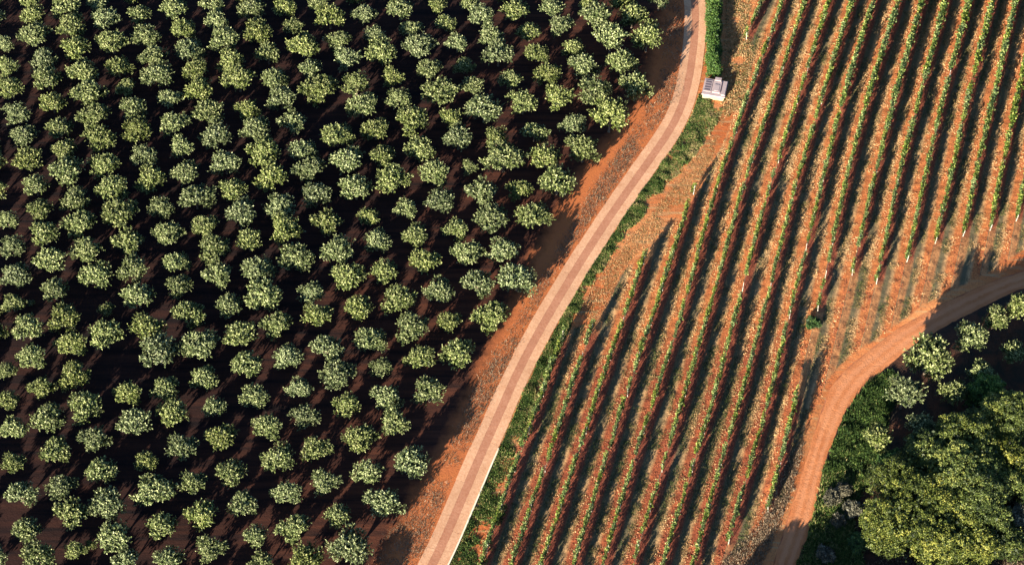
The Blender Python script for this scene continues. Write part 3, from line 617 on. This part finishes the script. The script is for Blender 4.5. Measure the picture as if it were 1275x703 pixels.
dome_tree(1207,548,70,7.6,'green broadleaf crown below the rounded olive, above the huge crown','tree_leaf',3)
dome_tree(1256,524,70,8.0,'yellow-green broadleaf crown at the right edge below the small olives','tree_leaf',4)
dome_tree(1160,566,60,6.2,'dark low broadleaf crown between the pale olive and the huge crown','tree_leaf',5)
dome_tree(1250,570,60,7.2,'dark broadleaf crown against the right edge, level with the huge crown','tree_leaf',6)
dome_tree(1112,574,28,2.0,'small bright green bush beside the red gully','bush_leaf',7,'bush','bush')
dome_tree(1246,672,54,2.6,'dark bush near the bottom right corner with yellow-green tips','tree_leaf',8,'bush','bush')
dome_tree(1212,698,44,2.2,'low dark bush at the bottom edge under the huge crown','tree_leaf',9,'bush','bush')
dome_tree(1272,640,30,2.0,'brownish shrub at the right edge beside the huge crown','scrub_leaf',10,'shrub','shrub')
dome_tree(1230,490,48,4.5,'dark broadleaf crown in shade right of the rounded olive','bush_leaf',13)
dome_tree(1290,600,60,5,'broadleaf tree beyond the right edge of the photograph','tree_leaf',14)
for n, (px, py, w, lab) in enumerate([(1036,620,20,'pale grey-green shrub at the right edge of the track in the lower weeds'),(1061,634,20,'grey shrub in the shade left of the huge crown'),(1043,648,16,'small grey shrub just below left of the shaded grey shrub'),(1028,690,20,'grey shrub in the bluish shade near the bottom edge by the track'),(1070,676,24,'green shrub between the track and the huge crown near the bottom edge'),(1050,610,18,'grey-green shrub above the pair of grey shrubs')]):
    dome_tree(px, py, w, .9, lab, 'scrub_leaf' if n != 4 else 'bush_leaf', 30+n, 'shrub', 'shrub', dens=.6, leafsz=.2)
# trees standing below the frame, whose shadows reach into it
for n, (px, py, w, h) in enumerate([(898,800,50,5.5),(942,775,44,5.0),(985,790,60,6.5),(1030,800,60,6),(1100,790,70,6),(1160,800,60,6),(500,800,40,4.5)][:6]):
    dome_tree(px, py, w, h, 'broadleaf tree below the lower edge of the photograph', 'tree_leaf', 60+n, group='trees below the lower edge')

# ---------------------------------------------------------------- vines
def vine_mesh(seed):
    r = np.random.default_rng(seed); P, D, T, S = [], [], [], []
    for k in range(20):                                   # shoots rising from the cordon
        b = np.array([r.normal()*.08, [-.38,-.05,.3,.5][k % 4]+r.normal()*.13, r.uniform(.65,.95)]); s = unit(np.array([[r.normal()*.07, r.normal()*.2, 1.0]]))[0]; l = r.uniform(.5,1.6)
        kk = 13; t = r.uniform(.0,1,kk); P.append(b+np.outer(t*l, s)+r.normal(size=(kk,3))*.075)
        D.append(unit(r.normal(size=(kk,3))+[0,0,.4])); T.append(np.clip(.0+.65*t+r.normal(size=kk)*.28+r.normal()*.15, 0, 1)); S.append(r.uniform(.11,.25,kk))
    P = np.vstack(P); D = np.vstack(D); T = np.concatenate(T); S = np.concatenate(S)
    V, F = leaves(P, D, S, S*.85); tr = tube([(0,0,-.15),(.03,.02,.35),(0,0,.62)], [.045,.035,.03], 5)
    cd = tube([(0,-.6,.64),(0,0,.62),(0,.6,.65)], [.018,.028,.018], 4)
    V, F, MI, T = join_np([(V, F, 0, T), (*tr, 1, .5), (*cd, 1, .5)])
    return mesh_np('vine', V, F, [MAT['vine_leaf'], MAT['vine_wood']], MI, [('tone','FACE',T)])
VM = [vine_mesh(k) for k in range(10)]
def thin(h, r_): V, F = tube([(0,0,-.2),(0,0,h)], [r_, r_*.9], 5); return mesh_np('post', V, F, [MAT['post_wood']])
PM, EM = thin(1.75,.04), thin(1.9,.055)
def rowlabel(r, s):
    ex = {1:'shortest vine row on the left, nearest the paved road', 2:'second vine row from the paved road, starting just right of the first', 3:'third vine row from the paved road, starting higher up the slope'}
    if r in ex: return ex[r]
    if r == 4: return 'short piece of vine row at the top edge near the hut' if s == 0 else 'fourth long vine row from the paved road, starting below the grassy corner'
    if r == 10: return 'tenth vine row, its upper part ending beside the small bush' if s == 0 else 'short vine row at the bend, along the bank beside the dirt track'
    if r > 17: return 'vine row beyond the right edge of the photograph'
    return f'trellised vine row, {NUM[r]} from the paved road counting to the right'
nv = 0
for r in sorted(ROWS):
    for s, (p0, p1) in enumerate(SEG[r]):
        y1 = G(600, p0, HZ+.45)[1]; y0 = G(600, p1, HZ+.45)[1]; y0 = max(y0, ys[0]+1); y1 = min(y1, ys[-1]-1)
        ax = float(row_x(r, y0)); e = empty('vine_row', (ax, y0, 0))
        tag(e, rowlabel(r, s), 'vine row', 'vine rows right of the paved road' if r < 18 else 'vine rows beyond the right edge')
        y = y0; wire = []; n = 0
        while y < y1:
            x = float(row_x(r, y)); dx = float(row_x(r, y+.5))-x; a = -math.atan2(dx, .5); z = field_z(x, y)
            if n % 5 == 0 or y+1.2 >= y1:
                end = n == 0 or y+1.2 >= y1
                p = obj('end_post' if end else 'post', EM if end else PM, e, (x-ax, y-y0, z-.02)); p.rotation_euler = (random.uniform(-.05,.05)+(.25 if n == 0 else 0), random.uniform(-.06,.06), a)
            wire.append((x-ax, y-y0, z+1.2))
            thinness = vn(x, y, 7, 21)
            if random.random() > (.07 if thinness > .3 else .32):
                v = obj('vine', VM[random.randrange(10)], e, (x-ax+random.gauss(0,.05), y-y0+.35, z)); sc_ = random.uniform(.8,1.08)*(.88+.24*thinness)*(1+.5*min(1,max(0,(x-35)/25))*min(1,max(0,(y-165)/30)))
                v.rotation_euler = (0,0,a+(math.pi if random.random() < .5 else 0)); v.scale = (sc_, sc_*1.05, sc_); nv += 1
            y += 1.12; n += 1
        if len(wire) > 2:
            V, F = tube(wire, [.008]*len(wire), 3 if False else 4); obj('wire', mesh_np('wire', V, F, [MAT['wire']]), e)

# ---------------------------------------------------------------- grasses and weeds
def tufts(X, Y, Z, H, spread, nb, tone, wd=.035, ly=.45):
    n = len(X); b = np.repeat(np.stack([X, Y, Z-.02], 1), nb, 0); r = rng
    off = r.normal(size=(n*nb,3))*[1,1,0]*np.repeat(spread, nb)[:,None]*.5; h = np.repeat(H, nb)*r.uniform(.5,1.2,n*nb)
    lean = r.normal(size=(n*nb,3))*[ly,ly,0]; lean[:,2] = 1; lean = unit(lean); a = r.uniform(0, math.pi, n*nb)
    s = np.stack([np.cos(a), np.sin(a), np.zeros_like(a)], 1)*(wd*(.6+.8*r.random((n*nb,1))))
    base = b+off; tip = base+lean*h[:,None]
    V = np.stack([base-s, base+s, tip], 1).reshape(-1,3); F = np.arange(3*n*nb).reshape(-1,3)
    T = np.clip(np.repeat(tone, nb)+r.normal(size=n*nb)*.1, 0, 1); return V, F, T
def fz(X, Y):
    i = np.clip(np.round((Y-ys[0])/.3).astype(int), 0, len(ys)-1); out = np.empty(len(X))
    for k in np.unique(i):
        q = i == k; out[q] = np.interp(X[q], FX[k], FZ[k])
    return out
def scatter(poly, dens):
    p = np.array(poly); x0, y0 = p.min(0); x1, y1 = p.max(0); n = int((x1-x0)*(y1-y0)*dens)
    X = rng.uniform(x0, x1, n); Y = rng.uniform(y0, y1, n); k = inside(poly, X, Y); return X[k], Y[k]
def GP(l): return [G(a, b) for a, b in l]
# strips between the vine rows
Xs, Ys, Us = [], [], []
for r in KEYS[:-1]:
    if r < 0: continue
    n = int(122*64); Y = rng.uniform(ys[0], ys[-1], n); u = np.where(rng.random(n) < .84, np.clip(rng.normal(.50,.12,n), .22, .85), rng.uniform(.3,.97,n))
    X = row_x(r, Y)*(1-u)+row_x(r+1, Y)*u; k = inside(POLY, X, Y) & (fbm(X, Y, 2.0, 5, 4) > .45); Xs.append(X[k]); Ys.append(Y[k]); Us.append(u[k])
X = np.concatenate(Xs); Y = np.concatenate(Ys); U_ = np.concatenate(Us)
tone = np.clip(.20+(U_-.34)*2.1+(fbm(X, Y, 4, 8)-.5)*1.3+rng.normal(size=len(X))*.22-.04-.28*np.clip((G(600,370)[1]-Y)/16, 0, 1), 0, 1)  # tufts darker and greener near the vines, row shade put into their tone
V, F, T = tufts(X, Y, fz(X, Y), np.full(len(X), .15), np.full(len(X), .3), 4, tone, .048)
tag(obj('row_grass', mesh_np('row_grass', V, F, [MAT['dry_grass']], attrs=[('tone','FACE',T)])), 'dry and green grass growing in strips between the vine rows', 'grass', kind='stuff')
# clods of turned soil beside the vines and on the bare ridges
def clods(X, Y, Z, S):
    n = len(X); base = np.array([[1,0,0],[0,1,0],[-1,0,0],[0,-1,0],[0,0,1.0],[0,0,-1.0]])
    V = base[None]*S[:,None,None]*rng.uniform(.55,1.2,(n,6,1)); a = rng.uniform(0,6.28,n); c, s_ = np.cos(a), np.sin(a)
    x = V[:,:,0]*c[:,None]-V[:,:,1]*s_[:,None]; y = V[:,:,0]*s_[:,None]+V[:,:,1]*c[:,None]; V = np.stack([x+X[:,None], y+Y[:,None], V[:,:,2]*.8+Z[:,None]+S[:,None]*.2], 2).reshape(-1,3)
    f = np.array([[0,1,4],[1,2,4],[2,3,4],[3,0,4],[1,0,5],[2,1,5],[3,2,5],[0,3,5]]); F = (f[None]+6*np.arange(n)[:,None,None]).reshape(-1,3)
    return V, F
cx, cy = [], []
for r in KEYS[:-1]:
    if r < 0 or r > 18: continue
    n = 2600; Yc = rng.uniform(ys[0], ys[-1], n); uc = np.clip(rng.normal(.86,.10,n), .6, 1.12); Xc = row_x(r, Yc)*(1-uc)+row_x(r+1, Yc)*uc
    zc = np.clip((G(600,380)[1]-Yc)/18, 0, 1); yend = min(q[-1][1] for q in [SEG.get(r+1, [(0,790)])]); bare = Yc < G(600, yend, .8)[1] if r+1 >= 11 else np.zeros(n, bool)
    k = inside(POLY, Xc, Yc) & (rng.random(n) < .08+.55*zc*(r < 10)+.35*bare); cx.append(Xc[k]); cy.append(Yc[k])
X = np.concatenate(cx); Y = np.concatenate(cy); V, F = clods(X, Y, fz(X, Y), rng.uniform(.03,.12,len(X)))
MAT['clod'] = plain('soil_clod', (.17,.05,.032), (.36,.11,.05), 1.5)
tag(obj('soil_clods', mesh_np('soil_clods', V, F, [MAT['clod']])), 'dark red clods of turned soil along the vine rows', 'clods', kind='stuff')
# green verge along the road
n = 42000; Y = rng.uniform(103, 192, n); pyk = [G(600,v)[1] for v in (790,703,573,480,420,340,260,200,130)]
wv = np.interp(Y, pyk, [4.6,4.4,3.6,2.4,1.8,1.6,2.7,3.8,4.2])
rx = np.interp(Y, RC[:,1], RC[:,0]); f = rng.random(n)**1.15; X = rx+HALF*1.17+.12+f*wv
n1 = fbm(X, Y, 2.6, 12, 4); k = (Y < G(600,118)[1]) & (n1+rng.normal(size=n)*.09 > .30+.36*f**2) & (X > rx+HALF*1.12); X, Y, n1, f = X[k], Y[k], n1[k], f[k]; yy = np.clip((Y-112)/(180-112), 0, 1)
tn = np.clip(.22+.18*yy+.30*f**2+rng.normal(size=len(X))*.30-(fbm(X,Y,1.3,15)-.5)*1.1, 0, 1)
V, F, T = tufts(X, Y, fz(X, Y), .12+.7*np.clip(fbm(X,Y,1.1,16)-.35,0,1), np.full(len(X), .16), 5, tn, .07)
tag(obj('verge_grass', mesh_np('verge_grass', V, F, [MAT['grass']], attrs=[('tone','FACE',T)])), 'green grass verge along the right side of the paved road', 'grass', kind='stuff')
# dry litter and weeds on the headland left of the road and the corner right of it
LIT = GP([(846,80),(850,110),(838,130),(818,155),(800,182),(690,340),(600,520),(560,600),(520,703),(490,760),(420,790),(470,680),(505,640),(560,560),(590,480),(640,400),(700,300),(740,230),(790,160),(822,110),(830,0),(848,0)])
X, Y = scatter(LIT, 26); n1 = fbm(X, Y, 5, 31, 4); k = n1 > .43-.16*(rng.random(len(X)) < .4); X, Y, n1 = X[k], Y[k], n1[k]
V, F, T = tufts(X, Y, np.full(len(X), .0), .22+.30*rng.random(len(X)), np.full(len(X), .5), 5, np.clip(.0+rng.random(len(X))*.85, 0, 1), .035, 2.2)
tag(obj('dead_weeds', mesh_np('dead_weeds', V, F, [MAT['litter']], attrs=[('tone','FACE',T)])), 'thin dead weeds and cuttings on the soil left of the paved road', 'weeds', kind='stuff')
COR = GP([(905,130),(915,100),(905,140),(880,215),(850,262),(812,300),(775,335),(745,395),(705,410),(698,425),(745,345),(815,262),(880,178)])
X, Y = scatter(COR, 44); n1 = fbm(X, Y, 2.4, 41, 4); k = n1 > .38; X, Y = X[k], Y[k]
V, F, T = tufts(X, Y, fz(X, Y), np.full(len(X), .16), np.full(len(X), .35), 3, rng.random(len(X))*.8+.1, .035)
tag(obj('corner_grass', mesh_np('corner_grass', V, F, [MAT['dry_grass']], attrs=[('tone','FACE',T)])), 'dry grass on the orange headland between verge and vine row ends', 'grass', kind='stuff')
X, Y = scatter(GP([(906,-50),(899,128),(905,150),(925,128),(940,60),(926,48),(945,-50)]), 34); n1 = fbm(X, Y, 2.0, 45, 4); k = n1 > .36; X, Y = X[k], Y[k]
V, F, T = tufts(X, Y, fz(X, Y), np.full(len(X), .22), np.full(len(X), .3), 4, rng.random(len(X))*.9, .06)
tag(obj('headland_grass', mesh_np('headland_grass', V, F, [MAT['dry_grass']], attrs=[('tone','FACE',T)])), 'dry grass between the hedge and the first vine rows near the hut', 'grass', kind='stuff')
# weeds right of the track
WD = GP([(1090,470),(1108,462),(1125,475),(1110,505),(1100,560),(1085,590),(1070,620),(1060,650),(1075,703),(1060,800),(975,800),(992,703),(1008,668),(1018,625),(1028,585),(1038,556),(1052,520),(1072,488)])
X, Y = scatter(WD, 60); n1 = fbm(X, Y, 2.5, 51, 4); k = n1 > .27; X, Y, n1 = X[k], Y[k], n1[k]
top = Y > G(0,590)[1]
V, F, T = tufts(X, Y, np.full(len(X), .0), .2+1.5*np.clip(fbm(X,Y,1.2,18)-.3,0,1), np.full(len(X), .28), 6, np.clip(np.where(top, .12, .42)+rng.normal(size=len(X))*.27, 0, 1), .085)
tag(obj('weeds', mesh_np('weeds', V, F, [MAT['grass']], attrs=[('tone','FACE',T)])), 'dense green weeds filling the slope right of the dirt track', 'weeds', kind='stuff')
BR = GP([(1075,600),(1110,660),(1150,700),(1290,720),(1290,560),(1240,600),(1255,680),(1180,690),(1090,640),(1100,800),(1300,800),(1300,480),(1150,480),(1130,560),(1110,590)])
X, Y = scatter(GP([(1070,650),(1110,660),(1160,700),(1250,690),(1250,580),(1300,560),(1300,820),(1060,820)]), 20); n1 = fbm(X, Y, 3, 61, 4); k = n1 > .42; X, Y = X[k], Y[k]
V, F, T = tufts(X, Y, np.full(len(X), .0), np.full(len(X), .35), np.full(len(X), .4), 5, rng.random(len(X))*.9, .06)
tag(obj('undergrowth', mesh_np('undergrowth', V, F, [MAT['litter']], attrs=[('tone','FACE',T)])), 'brown undergrowth around the broadleaf trees in the lower right corner', 'undergrowth', kind='stuff')
# scattered weeds on the track bank between bend row and track
X, Y = scatter(GP([(965,600),(990,560),(1003,545),(985,610),(968,660),(950,700),(920,790),(850,800),(900,700),(945,655)]), 40)
V, F, T = tufts(X, Y, fz(X, Y), np.full(len(X), .3), np.full(len(X), .35), 4, np.clip(.35+rng.random(len(X))*.6, 0, 1), .05)
tag(obj('bank_weeds', mesh_np('bank_weeds', V, F, [MAT['litter']], attrs=[('tone','FACE',T)])), 'greyish dry weeds on the bank left of the dirt track', 'weeds', kind='stuff')

# ---------------------------------------------------------------- hedge beside the road, small bush in the vineyard
def leaf_heap(name, pts, radf, label, cat, mat, n, leafsz, tonebias=.4):
    pts = np.array(pts); k = rng.integers(0, len(pts), n); d = unit(rng.normal(size=(n,3))*[1,1,1]+[0,0,.3]); d[:,2] = np.abs(d[:,2])*.9+.02
    rad = radf(pts[k]); P = np.c_[pts[k], np.zeros(n)]+d*rad*rng.uniform(.5,1.0,(n,1)); T = np.clip(tonebias+rng.normal(size=n)*.2, 0, 1)
    V, F = leaves(P, unit(d+rng.normal(size=(n,3))*.7), rng.uniform(.7,1.2,n)*leafsz, rng.uniform(.35,.6,n)*leafsz)
    o = obj(name, mesh_np(name, V, F, [MAT[mat]], attrs=[('tone','FACE',T)])); tag(o, label, cat); return o
a = G(888,97); b = G(889,-60)
hp = [(a[0]+(b[0]-a[0])*t+.15*math.sin(t*40), a[1]+(b[1]-a[1])*t) for t in np.linspace(0,1,90)]
leaf_heap('hedge', hp, lambda p: np.c_[np.full(len(p),.95)+.45*vn(p[:,0],p[:,1],2,3), np.full(len(p),.5), 1.7+1.5*vn(p[:,0],p[:,1],2.5,4)], 'dense bright green hedge right of the paved road, above the hut', 'hedge', 'bush_leaf', 34000, .26, .42)
dome_tree(1012,402,17,.7,'small green bush at the lower end of a vine row','bush_leaf',80,'bush','bush',dens=.7,leafsz=.2)

# ---------------------------------------------------------------- pump hut
hx, hy = G(888, 125); HA = math.radians(-13)
hut = tag(empty('pump_hut', (hx, hy, 0), HA), 'small low concrete hut with a flat roof between the hedge and the grass verge', 'hut')
def part(name, bx, mat, parent=hut): return obj(name, mesh_np(name, *box(*bx), [MAT[mat]]), parent)
part('wall', (-1.6,1.45,.0,3.0,-.1,.85), 'hutwall')
part('roof', (-1.75,1.6,-.06,3.12,.85,1.02), 'hut')
part('roof_hatch', (-.35,.75,.5,2.7,1.02,1.20), 'hut')
part('hatch_lid', (-.15,.55,.75,2.0,1.20,1.26), 'hut')
part('roof_vent', (-.3,.6,2.75,3.35,1.02,1.32), 'hut')
part('parapet', (.98,1.5,.2,2.9,1.02,1.22), 'hut')
fr = part('louvre_frame', (-1.62,-.55,.55,2.75,1.02,1.10), 'hut')
for k in range(4): part('louvre', (-1.5,-.68,.72+k*.5,1.02+k*.5,1.10,1.125), 'hutdark', fr)
